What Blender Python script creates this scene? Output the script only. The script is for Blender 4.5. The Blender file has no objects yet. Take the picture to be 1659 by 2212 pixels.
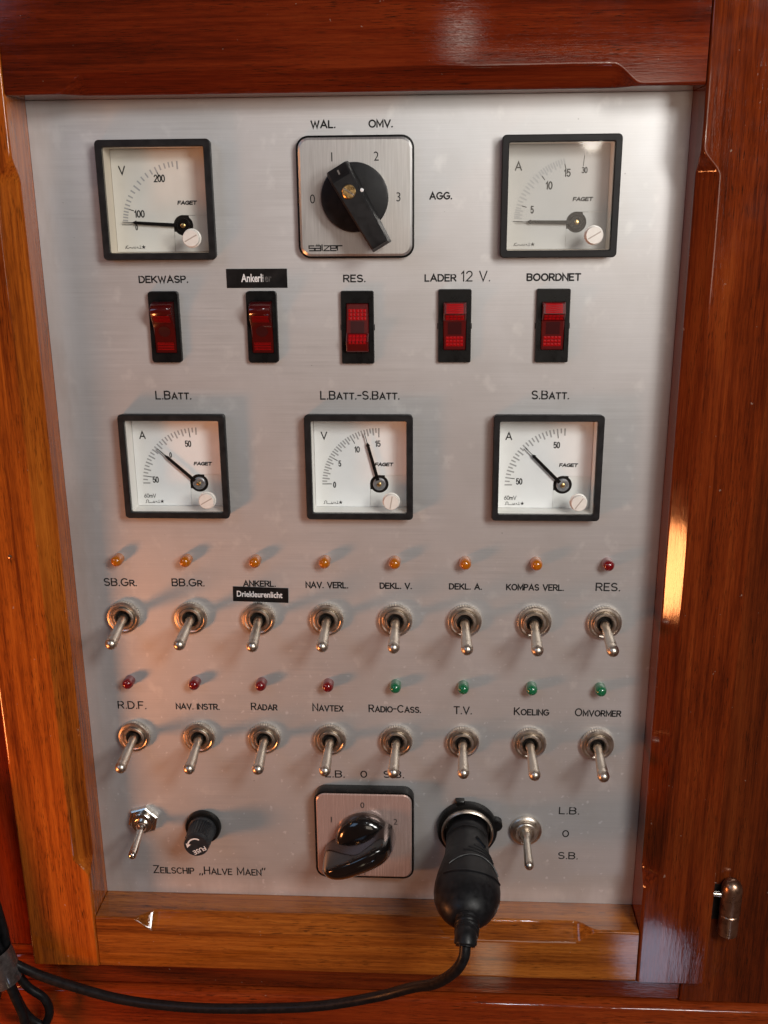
import bpy, bmesh, math, random
from mathutils import Matrix, Vector

random.seed(7)
scene = bpy.context.scene
COL = scene.collection
S = 0.001                                   # everything below is written in millimetres

# ------------------------------------------------------------------ camera
cd = bpy.data.cameras.new("camera")
cam = bpy.data.objects.new("camera", cd)
COL.objects.link(cam)
cd.sensor_fit = 'HORIZONTAL'
cd.sensor_width = 36.0
cd.lens = 36.0 * 2150.55 / 1659.0
cd.clip_start = 0.01
cd.clip_end = 50.0
cam.matrix_world = Matrix((
    (0.99869130, -0.00655250, 0.05072236, 21.852 * S),
    (0.05045210, 0.28878486, -0.95606375, -433.063 * S),
    (-0.00838324, 0.95737160, 0.28873751, 91.413 * S),
    (0, 0, 0, 1)))
scene.camera = cam

# ------------------------------------------------------------------ world: dim cabin, a little lighter overhead
w = bpy.data.worlds.new("World")
scene.world = w
w.use_nodes = True
nt = w.node_tree
bg = nt.nodes["Background"]
tc = nt.nodes.new("ShaderNodeTexCoord")
sx = nt.nodes.new("ShaderNodeSeparateXYZ")
rp = nt.nodes.new("ShaderNodeValToRGB")
ma = nt.nodes.new("ShaderNodeMath"); ma.operation = 'MULTIPLY_ADD'
ma.inputs[1].default_value = 0.5; ma.inputs[2].default_value = 0.5
nt.links.new(tc.outputs["Generated"], sx.inputs[0])
nt.links.new(sx.outputs["Z"], ma.inputs[0])
nt.links.new(ma.outputs[0], rp.inputs[0])
e = rp.color_ramp.elements
e[0].position = 0.25; e[0].color = (0.20, 0.085, 0.050, 1)
e[1].position = 0.85; e[1].color = (0.14, 0.11, 0.10, 1)
k = e.new(0.52); k.color = (0.15, 0.078, 0.052, 1)
nt.links.new(rp.outputs[0], bg.inputs[0])
bg.inputs[1].default_value = 0.34


def lamp(name, loc, target, size, power, color, shape='DISK', sy=None):
    l = bpy.data.lights.new(name, 'AREA')
    l.shape = shape
    l.size = size * S
    if sy:
        l.size_y = sy * S
    l.energy = power
    l.color = color
    o = bpy.data.objects.new(name, l)
    COL.objects.link(o)
    o.location = Vector(loc) * S
    d = (Vector(target) - Vector(loc)) * S
    o.rotation_euler = d.to_track_quat('-Z', 'Y').to_euler()
    return o


lamp("cabin_lamp", (325, -560, 362), (0, 0, -20), 180, 2.4, (1.0, 0.975, 0.93))
lamp("second_key_fill", (425, -540, 195), (0, 0, -40), 160, 1.7, (1.0, 0.975, 0.93))  # added beside the key to split and soften its shadows
lamp("reading_lamp", (-385, -180, -250), (20, -10, -70), 90, 0.92, (1.0, 0.33, 0.105))
lamp("far_reading_lamp", (-385, -165, 148), (20, -10, 40), 22, 0.07, (1.0, 0.40, 0.13))
lamp("small_cabin_lamp", (164, -560, 152), (0, 0, 0), 18, 0.018, (1.0, 0.93, 0.82))
lamp("rail_streak_light", (42, -560, 236), (0, 0, 0), 24, 0.006, (1.0, 0.93, 0.82))  # added only for the pale streak on the top rail
lamp("ceiling_spot", (150, -600, 680), (0, 0, -80), 36, 0.25, (0.95, 0.97, 1.0))
lamp("front_veil_fill", (185, -900, 112), (0, 0, 0), 250, 0.50, (1.0, 0.86, 0.72), 'RECTANGLE', 260)  # added front fill that also veils the top-right meter glass
lamp("blue_side_fill", (-640, -760, 520), (-30, 0, -60), 420, 1.1, (0.42, 0.66, 1.0), 'RECTANGLE', 420)  # added bluish fill from the upper left to lift the shadows
lamp("window_light", (236, -433, -613), (60, 0, -250), 62, 0.030, (0.60, 0.74, 1.0), 'ELLIPSE', 62)
lamp("floor_light", (80, -433, -618), (40, 0, -250), 30, 0.010, (1.0, 0.86, 0.62), 'RECTANGLE', 60)

scene.view_settings.view_transform = 'Standard'
scene.view_settings.look = 'None'
scene.view_settings.exposure = 0.04
scene.view_settings.gamma = 1.0
scene.view_settings.use_curve_mapping = False
scene.render.engine = 'CYCLES'
scene.cycles.use_denoising = True
scene.cycles.max_bounces = 10
scene.cycles.transparent_max_bounces = 12


# ------------------------------------------------------------------ materials
def new_mat(name):
    m = bpy.data.materials.new(name)
    m.use_nodes = True
    return m, m.node_tree, m.node_tree.nodes["Principled BSDF"]


def setp(b, **kw):
    for kk, v in kw.items():
        kk = kk.replace('_', ' ')
        b.inputs[kk].default_value = v


def N(t, typ, **kw):
    n = t.nodes.new(typ)
    for kk, v in kw.items():
        setattr(n, kk, v)
    return n


def mapped(t, scale, loc=(0, 0, 0)):
    c = N(t, "ShaderNodeTexCoord")
    m = N(t, "ShaderNodeMapping")
    m.inputs["Scale"].default_value = scale
    m.inputs["Location"].default_value = loc
    t.links.new(c.outputs["Object"], m.inputs["Vector"])
    return m.outputs["Vector"]


def noise(t, vec, detail=4.0, rough=0.55, dist=0.0):
    n = N(t, "ShaderNodeTexNoise")
    n.inputs["Scale"].default_value = 1.0
    n.inputs["Detail"].default_value = detail
    n.inputs["Roughness"].default_value = rough
    n.inputs["Distortion"].default_value = dist
    t.links.new(vec, n.inputs["Vector"])
    return n.outputs["Fac"]


def ramp(t, fac, stops):
    r = N(t, "ShaderNodeValToRGB")
    el = r.color_ramp.elements
    while len(el) < len(stops):
        el.new(0.5)
    for x, (p, c) in zip(el, stops):
        x.position = p
        x.color = c if len(c) == 4 else (*c, 1)
    t.links.new(fac, r.inputs[0])
    return r.outputs[0]


def g(v):
    return (v, v, v, 1)


def mixc(t, fac, a, b, mode='MIX'):
    m = N(t, "ShaderNodeMix", data_type='RGBA', blend_type=mode)
    if isinstance(fac, float):
        m.inputs[0].default_value = fac
    else:
        t.links.new(fac, m.inputs[0])
    for i, x in ((6, a), (7, b)):
        if isinstance(x, tuple):
            m.inputs[i].default_value = x if len(x) == 4 else (*x, 1)
        else:
            t.links.new(x, m.inputs[i])
    return m.outputs[2]


def math_(t, op, a, b):
    m = N(t, "ShaderNodeMath", operation=op)
    for i, x in enumerate((a, b)):
        if isinstance(x, (int, float)):
            m.inputs[i].default_value = x
        else:
            t.links.new(x, m.inputs[i])
    return m.outputs[0]


def bump(t, b, h, strength, dist, prev=None):
    n = N(t, "ShaderNodeBump")
    n.inputs["Strength"].default_value = strength
    n.inputs["Distance"].default_value = dist * S
    t.links.new(h, n.inputs["Height"])
    if prev is not None:
        t.links.new(prev, n.inputs["Normal"])
    return n.outputs[0]


def wood(name, axis, seed, dark, mid, light, coat_r=0.10, rip=0.05):
    """varnished mahogany; axis = grain direction (0 x, 2 z)"""
    m, t, b = new_mat(name)

    def sc(across, along):
        v = [1000.0 / across] * 3
        v[axis] = 1000.0 / along
        return tuple(v)
    off = (seed * 3.7, seed * 1.3, seed * 5.1)
    band = noise(t, mapped(t, sc(13, 190), off), 3, 0.5, 0.8)
    streak = noise(t, mapped(t, sc(1.6, 60), off), 5, 0.65, 0.3)
    fine = noise(t, mapped(t, sc(0.55, 9), off), 3, 0.6)
    pores = noise(t, mapped(t, sc(0.36, 7.0), (seed, 2, 9)), 3, 0.6)
    f = math_(t, 'ADD', math_(t, 'MULTIPLY', band, 0.55), math_(t, 'MULTIPLY', streak, 0.45))
    f = math_(t, 'ADD', math_(t, 'MULTIPLY', f, 0.8), math_(t, 'MULTIPLY', fine, 0.2))
    c = ramp(t, f, [(0.38, dark), (0.5, mid), (0.63, light)])
    pf = ramp(t, pores, [(0.36, g(1.0)), (0.46, g(0.0))])
    dens = ramp(t, noise(t, mapped(t, sc(7, 45), (seed * 2, 5, 1)), 2, 0.5), [(0.36, g(0.12)), (0.62, g(0.85))])
    c = mixc(t, math_(t, 'MULTIPLY', pf, dens), c, (0.018, 0.005, 0.002))
    long_ = noise(t, mapped(t, sc(0.9, 160), (seed * 4, 8, 3)), 4, 0.65)
    c = mixc(t, math_(t, 'MULTIPLY', ramp(t, long_, [(0.32, g(1)), (0.5, g(0))]), 0.42), c, dark)
    # small knocks and dust specks in the varnish
    sp = noise(t, mapped(t, (420, 420, 420), off), 2, 0.5)
    spf = ramp(t, sp, [(0.76, g(0.0)), (0.785, g(1.0))])
    c = mixc(t, math_(t, 'MULTIPLY', spf, 0.35), c, (0.45, 0.36, 0.28))
    t.links.new(c, b.inputs["Base Color"])
    setp(b, Roughness=0.5)
    b.inputs['Specular IOR Level'].default_value = 0.0
    b.inputs["Coat Weight"].default_value = 1.0
    b.inputs["Coat IOR"].default_value = 1.58
    cr = noise(t, mapped(t, (45, 45, 45), off), 4, 0.6)
    crr = ramp(t, cr, [(0.35, g(coat_r * 0.35)), (0.7, g(coat_r * 1.1))])
    t.links.new(crr, b.inputs["Coat Roughness"])
    ripple = noise(t, mapped(t, sc(3.2, 22), off), 3, 0.6)
    b1 = bump(t, b, ripple, rip, 0.3)
    b2 = bump(t, b, pores, 0.12, 0.10, b1)
    t.links.new(b1, b.inputs["Normal"])
    t.links.new(b2, b.inputs["Coat Normal"])
    return m


D1, M1, L1_ = (0.052, 0.0065, 0.0015), (0.135, 0.0195, 0.0033), (0.205, 0.038, 0.0065)
D2, M2, L2_ = (0.050, 0.0050, 0.0012), (0.112, 0.0120, 0.0024), (0.165, 0.023, 0.0045)
W_LEFT = wood("varnished_wood_left_stile", 2, 1.0, (0.13, 0.022, 0.003), (0.34, 0.075, 0.007), (0.50, 0.132, 0.013))
W_RIGHT = wood("varnished_wood_right_stile", 2, 2.3, D1, M1, L1_, rip=0.13)
W_TOP = wood("varnished_wood_top_rail", 0, 3.1, D2, M2, L2_)
W_BOT = wood("varnished_wood_bottom_rail", 0, 4.4, (0.12, 0.028, 0.004), (0.29, 0.082, 0.010), (0.42, 0.140, 0.020), rip=0.09)
W_POSTL = wood("varnished_wood_left_post", 2, 5.2, D2, M2, L2_)
W_POSTR = wood("varnished_wood_right_post", 2, 6.7, (0.046, 0.0068, 0.002), (0.115, 0.0180, 0.0036), (0.170, 0.032, 0.0062))
W_RAIL = wood("varnished_wood_cabinet_rail", 0, 7.9, D1, M1, L1_)
W_LEDGE = wood("varnished_wood_ledge", 0, 8.6, (0.10, 0.012, 0.003), (0.21, 0.030, 0.005), (0.30, 0.055, 0.010))

# brushed aluminium sheet with age marks
ALU, t, b = new_mat("brushed_aluminium_sheet")
br = noise(t, mapped(t, (22, 22, 2300)), 4, 0.75)
blot = noise(t, mapped(t, (26, 26, 20), (3, 1, 2)), 5, 0.6, 0.3)
base = ramp(t, br, [(0.3, (0.49, 0.483, 0.475)), (0.7, (0.615, 0.605, 0.595))])
base = mixc(t, 0.42, base, ramp(t, blot, [(0.35, (0.48, 0.465, 0.455)), (0.65, (0.60, 0.595, 0.60))]))
spk = noise(t, mapped(t, (330, 330, 300), (1, 5, 3)), 2, 0.45)
low = N(t, "ShaderNodeSeparateXYZ")
t.links.new(mapped(t, (1, 1, 1)), low.inputs[0])
lowf = N(t, "ShaderNodeMapRange")
t.links.new(low.outputs["Z"], lowf.inputs[0])
lowf.inputs[1].default_value = 0.21; lowf.inputs[2].default_value = 0.09
spf = ramp(t, spk, [(0.66, g(0)), (0.72, g(1))])                 # whitish oxide dots, mostly low on the sheet
base = mixc(t, math_(t, 'MULTIPLY', math_(t, 'MULTIPLY', spf, 0.45), lowf.outputs[0]), base, (0.86, 0.86, 0.88))
blo2 = noise(t, mapped(t, (95, 95, 80), (7, 5, 3)), 3, 0.55)
base = mixc(t, math_(t, 'MULTIPLY', ramp(t, blo2, [(0.60, g(0)), (0.72, g(1))]), 0.30), base, (0.80, 0.79, 0.76))
drk = noise(t, mapped(t, (260, 260, 330), (9, 2, 8)), 3, 0.6)    # dark pits and scuffs
base = mixc(t, math_(t, 'MULTIPLY', ramp(t, drk, [(0.72, g(0)), (0.76, g(1))]), 0.6), base, (0.13, 0.12, 0.11))
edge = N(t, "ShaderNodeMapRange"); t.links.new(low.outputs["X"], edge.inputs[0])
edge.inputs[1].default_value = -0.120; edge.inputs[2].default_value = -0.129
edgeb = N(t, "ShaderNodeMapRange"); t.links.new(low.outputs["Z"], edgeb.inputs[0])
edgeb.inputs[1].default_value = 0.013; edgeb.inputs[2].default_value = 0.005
ed = math_(t, 'MAXIMUM', edge.outputs[0], edgeb.outputs[0])  # patchy lighter, bluer band towards the left and bottom edges
edge_mottle = noise(t, mapped(t, (60, 60, 14), (4, 4, 4)), 4, 0.6)
base = mixc(t, math_(t, 'MULTIPLY', ed, math_(t, 'MULTIPLY', ramp(t, edge_mottle, [(0.35, g(0)), (0.6, g(1))]), 0.45)), base, (0.80, 0.83, 0.86))
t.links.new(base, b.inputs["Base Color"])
setp(b, Metallic=0.50, Anisotropic=0.45)
rr_ = ramp(t, br, [(0.3, g(0.40)), (0.7, g(0.52))])
t.links.new(rr_, b.inputs["Roughness"])
t.links.new(bump(t, b, br, 0.12, 0.05), b.inputs["Normal"])


def plain(name, color, rough=0.5, metal=0.0, coat=0.0, coat_r=0.05, nscale=0.0, namp=0.0, bumpy=0.0, bscale=900):
    m, t, b = new_mat(name)
    setp(b, Base_Color=(*color, 1), Roughness=rough, Metallic=metal)
    if metal == 0 and max(color) < 0.03: b.inputs['Specular IOR Level'].default_value = 0.22
    b.inputs["Coat Weight"].default_value = coat
    b.inputs["Coat Roughness"].default_value = coat_r
    if nscale:
        n = noise(t, mapped(t, (nscale,) * 3), 4, 0.6)
        lo = tuple(c * (1 - namp) for c in color)
        hi = tuple(min(1, c * (1 + namp)) for c in color)
        t.links.new(ramp(t, n, [(0.3, lo), (0.7, hi)]), b.inputs["Base Color"])
        t.links.new(ramp(t, n, [(0.3, g(rough * 0.75)), (0.7, g(min(1, rough * 1.3)))]), b.inputs["Roughness"])
    if bumpy:
        n2 = noise(t, mapped(t, (bscale,) * 3), 3, 0.6)
        t.links.new(bump(t, b, n2, bumpy, 0.15), b.inputs["Normal"])
    return m


BLACK = plain("matte_black_plastic", (0.012, 0.0115, 0.012), 0.48, nscale=300, namp=0.25, bumpy=0.08)
BLACK_S = plain("satin_black_plastic", (0.006, 0.006, 0.006), 0.30, nscale=250, namp=0.2)
BLACK_G = plain("glossy_black_bakelite", (0.006, 0.005, 0.005), 0.16, coat=1.0, coat_r=0.05, nscale=120, namp=0.2)
RUBBER = plain("black_rubber", (0.008, 0.008, 0.009), 0.38, nscale=400, namp=0.3, bumpy=0.12)
DARK = plain("dark_cavity", (0.010, 0.008, 0.007), 0.6)
ENGRAVE = plain("black_engraving_paint", (0.012, 0.011, 0.011), 0.55, nscale=900, namp=0.5)
INK = plain("black_printing_ink", (0.015, 0.015, 0.015), 0.6)
INK_G = plain("grey_printing_ink", (0.36, 0.36, 0.36), 0.6)
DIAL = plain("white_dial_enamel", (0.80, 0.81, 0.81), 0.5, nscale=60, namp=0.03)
DIAL_DIMMED = plain("aged_dimmed_dial_enamel", (0.46, 0.455, 0.44), 0.5, nscale=60, namp=0.05)  # top-right dial: aged tone, with its dimmer veiled look coloured in
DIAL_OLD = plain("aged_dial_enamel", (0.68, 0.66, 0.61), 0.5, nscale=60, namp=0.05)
WALL_OLD = plain("aged_housing_plastic", (0.66, 0.60, 0.50), 0.4)
DIAL_C = plain("white_cover_plastic", (0.78, 0.79, 0.77), 0.45)
WALLW = plain("white_housing_plastic", (0.80, 0.80, 0.77), 0.35)
CREAM = plain("cream_plastic", (0.74, 0.71, 0.655), 0.35, nscale=500, namp=0.05)
BRASS = plain("brass", (0.62, 0.42, 0.18), 0.3, 1.0, nscale=900, namp=0.25)
GREYM = plain("grey_hub_metal", (0.30, 0.31, 0.33), 0.4, 0.6, nscale=600, namp=0.2)
NICKEL = plain("worn_nickel", (0.60, 0.53, 0.455), 0.35, 1.0, nscale=260, namp=0.13)
CHROME = plain("chromed_steel", (0.66, 0.62, 0.57), 0.16, 1.0, nscale=500, namp=0.15)
BRONZE = plain("tarnished_brass", (0.36, 0.22, 0.15), 0.30, 0.95, nscale=260, namp=0.30, bumpy=0.03)
TAPE = plain("black_label_tape", (0.010, 0.009, 0.009), 0.35, nscale=200, namp=0.2)
TAPEW = plain("white_tape_lettering", (0.72, 0.72, 0.72), 0.5)
TAPEW2 = plain("worn_white_tape_lettering", (0.36, 0.36, 0.35), 0.6, nscale=700, namp=0.7)
TAPEW3 = plain("nearly_rubbed_off_lettering", (0.075, 0.072, 0.07), 0.6, nscale=900, namp=0.8)
FOIL = plain("clear_tape_band", (0.05, 0.045, 0.045), 0.22, coat=1.0, nscale=260, namp=0.6, bumpy=0.4, bscale=300)

PLATE, t, b = new_mat("brushed_switch_plate")            # vertical brushing
br = noise(t, mapped(t, (5200, 60, 60)), 3, 0.7)
t.links.new(ramp(t, br, [(0.3, (0.50, 0.49, 0.48)), (0.7, (0.66, 0.65, 0.635))]), b.inputs["Base Color"])
setp(b, Metallic=0.8, Anisotropic=0.4)
t.links.new(ramp(t, br, [(0.3, g(0.30)), (0.7, g(0.42))]), b.inputs["Roughness"])

PLATE2, t, b = new_mat("warm_tinted_switch_plate")  # warm reflection of the lit boards tinted into the base colour
br = noise(t, mapped(t, (4200, 60, 60)), 3, 0.7)
t.links.new(ramp(t, br, [(0.3, (0.52, 0.37, 0.33)), (0.7, (0.68, 0.51, 0.46))]), b.inputs["Base Color"])
setp(b, Metallic=0.5)
t.links.new(ramp(t, br, [(0.3, g(0.20)), (0.7, g(0.30))]), b.inputs["Roughness"])

GLASS, t, b = new_mat("clear_instrument_glass")
t.nodes.remove(b)
fr = N(t, "ShaderNodeFresnel")
gm = N(t, "ShaderNodeNewGeometry")                       # the same reflection from either side of the pane
io = N(t, "ShaderNodeMapRange"); t.links.new(gm.outputs["Backfacing"], io.inputs[0])
io.inputs[3].default_value = 1.5; io.inputs[4].default_value = 1 / 1.5
t.links.new(io.outputs[0], fr.inputs[0])
tr = N(t, "ShaderNodeBsdfTransparent"); tr.inputs[0].default_value = (0.985, 0.985, 0.975, 1)
gl = N(t, "ShaderNodeBsdfGlossy"); gl.inputs["Roughness"].default_value = 0.045
mx = N(t, "ShaderNodeMixShader")
t.links.new(fr.outputs[0], mx.inputs[0]); t.links.new(tr.outputs[0], mx.inputs[1]); t.links.new(gl.outputs[0], mx.inputs[2])
t.links.new(mx.outputs[0], t.nodes["Material Output"].inputs[0])


def lens(name, col, trans=0.35, rough=0.12):
    m, t, b = new_mat(name)
    setp(b, Base_Color=(*col, 1), Roughness=rough)
    b.inputs["Transmission Weight"].default_value = trans
    b.inputs["Coat Weight"].default_value = 0.9
    b.inputs["Coat Roughness"].default_value = 0.03
    b.inputs["IOR"].default_value = 1.45
    return m


AMBER = lens("amber_lens", (0.46, 0.125, 0.003), 0.15, 0.06)
REDL = lens("red_lens", (0.17, 0.004, 0.006), 0.12, 0.06)
GREENL = lens("green_lens", (0.008, 0.14, 0.055), 0.15, 0.06)
RED_OLD = lens("dark_red_translucent_plastic", (0.085, 0.002, 0.002), 0.3, 0.22)
RED_NEW = lens("red_translucent_plastic", (0.10, 0.001, 0.0015), 0.2, 0.35)
RED_PRISM = plain("bright_red_prism_plastic", (0.34, 0.004, 0.006), 0.4)
RED_PRISM.node_tree.nodes["Principled BSDF"].inputs["Specular IOR Level"].default_value = 0.12
RED_DARK = plain("dark_lamp_holder_behind_red", (0.035, 0.003, 0.004), 0.3, coat=0.5)


# ------------------------------------------------------------------ mesh helpers; local axes u right, v up, w out of the panel
class MB:
    def __init__(self):
        self.v = []; self.f = []; self.mi = []

    def add(self, verts, faces, mi=0):
        o = len(self.v)
        self.v += verts
        self.f += [tuple(i + o for i in f) for f in faces]
        self.mi += [mi] * len(faces)
        return self

    def loft(self, rings, cap0=True, cap1=True, closed=False, mi=0):
        n = len(rings[0])
        vs = [p for r in rings for p in r]
        fs = []
        m = len(rings)
        for i in range(m if closed else m - 1):
            a, c = i * n, ((i + 1) % m) * n
            for j in range(n):
                j2 = (j + 1) % n
                fs.append((a + j, a + j2, c + j2, c + j))
        if not closed:
            if cap0: fs.append(tuple(reversed(range(n))))
            if cap1: fs.append(tuple(range((m - 1) * n, m * n)))
        return self.add(vs, fs, mi)

    def lathe(self, prof, n=40, c=(0, 0), knurl=None, mi=0, cap0=False, cap1=True):
        rings = []
        for i, (r, ww) in enumerate(prof):
            ring = []
            for j in range(n):
                rr = max(r, 0.0005)
                if knurl and i in knurl and j % 2:
                    rr *= knurl[i]
                a = 2 * math.pi * j / n
                ring.append((c[0] + rr * math.cos(a), c[1] + rr * math.sin(a), ww))
            rings.append(ring)
        return self.loft(rings, cap0, cap1, mi=mi)

    def box(self, u0, u1, v0, v1, w0, w1, ch=0.0, mi=0):
        if ch <= 0:
            r = [[(u0, v0, x), (u1, v0, x), (u1, v1, x), (u0, v1, x)] for x in (w0, w1)]
            return self.loft(r, mi=mi)
        rings = []
        for x, i in ((w0, 0), (w1 - ch, 0), (w1, ch)):
            rings.append(rrect((u0 + u1) / 2, (v0 + v1) / 2, u1 - u0 - 2 * i, v1 - v0 - 2 * i, ch, 2, x))
        return self.loft(rings, mi=mi)

    def xform(self, fn):
        self.v = [tuple(fn(*p)) for p in self.v]
        return self

    def build(self, name, mats, parent=None, loc=(0, 0), smooth=True, recalc=True, angle=32):
        me = bpy.data.meshes.new(name)
        me.from_pydata([((p[0]) * S, -p[2] * S, p[1] * S) for p in self.v], [], self.f)
        if not isinstance(mats, (list, tuple)): mats = [mats]
        for m in mats: me.materials.append(m)
        for p, i in zip(me.polygons, self.mi): p.material_index = i
        bm = bmesh.new(); bm.from_mesh(me)
        if recalc: bmesh.ops.recalc_face_normals(bm, faces=bm.faces)
        lim = math.radians(angle)
        for f in bm.faces: f.smooth = smooth
        for ed in bm.edges:
            if len(ed.link_faces) != 2 or ed.calc_face_angle(0) > lim: ed.smooth = False
        bm.to_mesh(me); bm.free()
        o = bpy.data.objects.new(name, me)
        COL.objects.link(o)
        if parent: o.parent = parent
        o.location = (loc[0] * S, 0, loc[1] * S)
        return o


def rrect(cu, cv, W, H, r, n, ww):
    pts = []
    r = min(r, W / 2 - 1e-4, H / 2 - 1e-4)
    for (sx_, sy_, a0) in ((1, -1, -90), (1, 1, 0), (-1, 1, 90), (-1, -1, 180)):
        for i in range(n + 1):
            a = math.radians(a0 + 90 * i / n)
            pts.append((cu + sx_ * (W / 2 - r) + r * math.cos(a), cv + sy_ * (H / 2 - r) + r * math.sin(a), ww))
    return pts


def tube(mb, pts, rad, n=14, mi=0):
    P = [Vector(p) for p in pts]
    up = Vector((0, 0, 1))
    rings = []
    prev = None
    for i, p in enumerate(P):
        d = (P[min(i + 1, len(P) - 1)] - P[max(i - 1, 0)]).normalized()
        if prev is None:
            a = d.orthogonal().normalized()
        else:
            a = (prev - d * prev.dot(d)).normalized()
        prev = a
        bb = d.cross(a)
        r = rad(i / (len(P) - 1)) if callable(rad) else rad
        rings.append([tuple(p + a * r * math.cos(2 * math.pi * j / n) + bb * r * math.sin(2 * math.pi * j / n)) for j in range(n)])
    return mb.loft(rings, mi=mi)


def spline(pts, sub=8):
    P = [Vector(p) for p in pts]
    out = []
    for i in range(len(P) - 1):
        p0, p1, p2, p3 = P[max(i - 1, 0)], P[i], P[i + 1], P[min(i + 2, len(P) - 1)]
        for j in range(sub):
            x = j / sub
            out.append(0.5 * ((2 * p1) + (p2 - p0) * x + (2 * p0 - 5 * p1 + 4 * p2 - p3) * x * x + (3 * p1 - p0 - 3 * p2 + p3) * x ** 3))
    out.append(P[-1])
    return out


def thing(name, label, cat, u, v, group=None):
    o = bpy.data.objects.new(name, None)
    o.empty_display_size = 0.005
    COL.objects.link(o)
    o.location = (u * S, 0, v * S)
    return tag(o, label, cat, group)


def tag(o, label, cat, group=None, kind=None):
    o["label"] = label; o["category"] = cat
    if group: o["group"] = group
    if kind: o["kind"] = kind
    return o


def dup(root, u, v, label):
    def cp(o, par):
        c = o.copy(); COL.objects.link(c)
        if par: c.parent = par
        for ch in o.children: cp(ch, c)
        return c
    r = cp(root, None)
    r.location = (u * S, 0, v * S)
    r["label"] = label
    return r


# ------------------------------------------------------------------ single-line engraving letters
def arc(cx, cy, rx, ry, a0, a1, n=10):
    return [(cx + rx * math.cos(math.radians(a0 + (a1 - a0) * i / n)), cy + ry * math.sin(math.radians(a0 + (a1 - a0) * i / n))) for i in range(n + 1)]


GL = {
    'A': (.78, [[(0, 0), (.39, 1), (.78, 0)], [(.13, .32), (.65, .32)]]),
    'B': (.64, [[(0, 0), (0, 1), (.38, 1)] + arc(.38, .765, .235, .235, 90, -90) + [(0, .53)], [(.36, .53)] + arc(.37, .265, .27, .265, 90, -90) + [(0, 0)]]),
    'C': (.76, [arc(.42, .5, .42, .5, 48, 312, 20)]),
    'D': (.70, [[(0, 0), (0, 1), (.28, 1)] + arc(.28, .5, .42, .5, 90, -90, 16) + [(0, 0)]]),
    'E': (.56, [[(.56, 1), (0, 1), (0, 0), (.56, 0)], [(0, .52), (.48, .52)]]),
    'F': (.54, [[(.54, 1), (0, 1), (0, 0)], [(0, .5), (.46, .5)]]),
    'G': (.80, [arc(.42, .5, .42, .5, 50, 335, 20) + [(.80, .46), (.46, .46)]]),
    'H': (.66, [[(0, 0), (0, 1)], [(.66, 0), (.66, 1)], [(0, .52), (.66, .52)]]),
    'I': (.02, [[(.01, 0), (.01, 1)]]),
    'K': (.66, [[(0, 0), (0, 1)], [(.62, 1), (0, .38)], [(.2, .56), (.66, 0)]]),
    'L': (.52, [[(0, 1), (0, 0), (.52, 0)]]),
    'M': (.80, [[(0, 0), (0, 1), (.40, .2), (.80, 1), (.80, 0)]]),
    'N': (.68, [[(0, 0), (0, 1), (.68, 0), (.68, 1)]]),
    'O': (.84, [arc(.42, .5, .42, .5, 90, 450, 26)]),
    'P': (.60, [[(0, 0), (0, 1), (.34, 1)] + arc(.34, .735, .26, .265, 90, -90) + [(0, .47)]]),
    'R': (.64, [[(0, 0), (0, 1), (.36, 1)] + arc(.36, .74, .26, .26, 90, -90) + [(0, .48)], [(.32, .48), (.64, 0)]]),
    'S': (.62, [arc(.31, .75, .29, .25, 35, 270, 12) + arc(.31, .25, .31, .25, 90, -145, 12)[1:]]),
    'T': (.66, [[(0, 1), (.66, 1)], [(.33, 1), (.33, 0)]]),
    'U': (.66, [[(0, 1), (0, .33)] + arc(.33, .33, .33, .33, 180, 360, 12) + [(.66, 1)]]),
    'V': (.74, [[(0, 1), (.37, 0), (.74, 1)]]),
    'W': (1.0, [[(0, 1), (.25, 0), (.5, .85), (.75, 0), (1.0, 1)]]),
    'X': (.66, [[(0, 0), (.66, 1)], [(0, 1), (.66, 0)]]),
    'Z': (.64, [[(0, 1), (.64, 1), (0, 0), (.64, 0)]]),
    '0': (.58, [arc(.29, .5, .29, .5, 90, 450, 24)]),
    '1': (.26, [[(0, .76), (.20, 1), (.20, 0)]]),
    '2': (.58, [arc(.29, .71, .28, .29, 165, -30, 12) + [(0, 0), (.58, 0)]]),
    '3': (.56, [arc(.27, .755, .25, .245, 150, -90, 12), arc(.27, .26, .29, .26, 90, -150, 12)]),
    '5': (.56, [[(.52, 1), (.08, 1), (.04, .52)] + arc(.28, .32, .28, .32, 125, -150, 14)]),
    '6': (.56, [[(.46, 1), (.1, .5)] + arc(.28, .30, .28, .30, 150, 510, 20)]),
    '~': (.8, [[(0, 0), (0, .65)], [(0, .5)] + arc(.2, .45, .2, .2, 160, 0, 8) + [(.4, 0)], [(.4, .5)] + arc(.6, .45, .2, .2, 160, 0, 8) + [(.8, 0)]]),
    '.': (.05, [[(.02, .0), (.05, .03)]]),
    ',': (.08, [[(.07, .04), (.0, -.16)]]),
    "'": (.05, [[(.05, 1.02), (.0, .78)]]),
    '-': (.34, [[(0, .48), (.34, .48)]]),
    ' ': (.30, []),
}


def text_strokes(s, gap=.24):
    """strokes in units of the capital height; lower case letters are drawn as small capitals"""
    x = 0; out = []
    for ch in s:
        kk, up = 1.0, ch
        if ch not in GL:
            kk, up = .77, ch.upper()
        wd, st = GL[up]
        for p in st: out.append([(x + a * kk, bb * kk) for a, bb in p])
        x += wd * kk + gap * (0.8 if kk < 1 else 1)
    return out, x - gap


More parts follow.
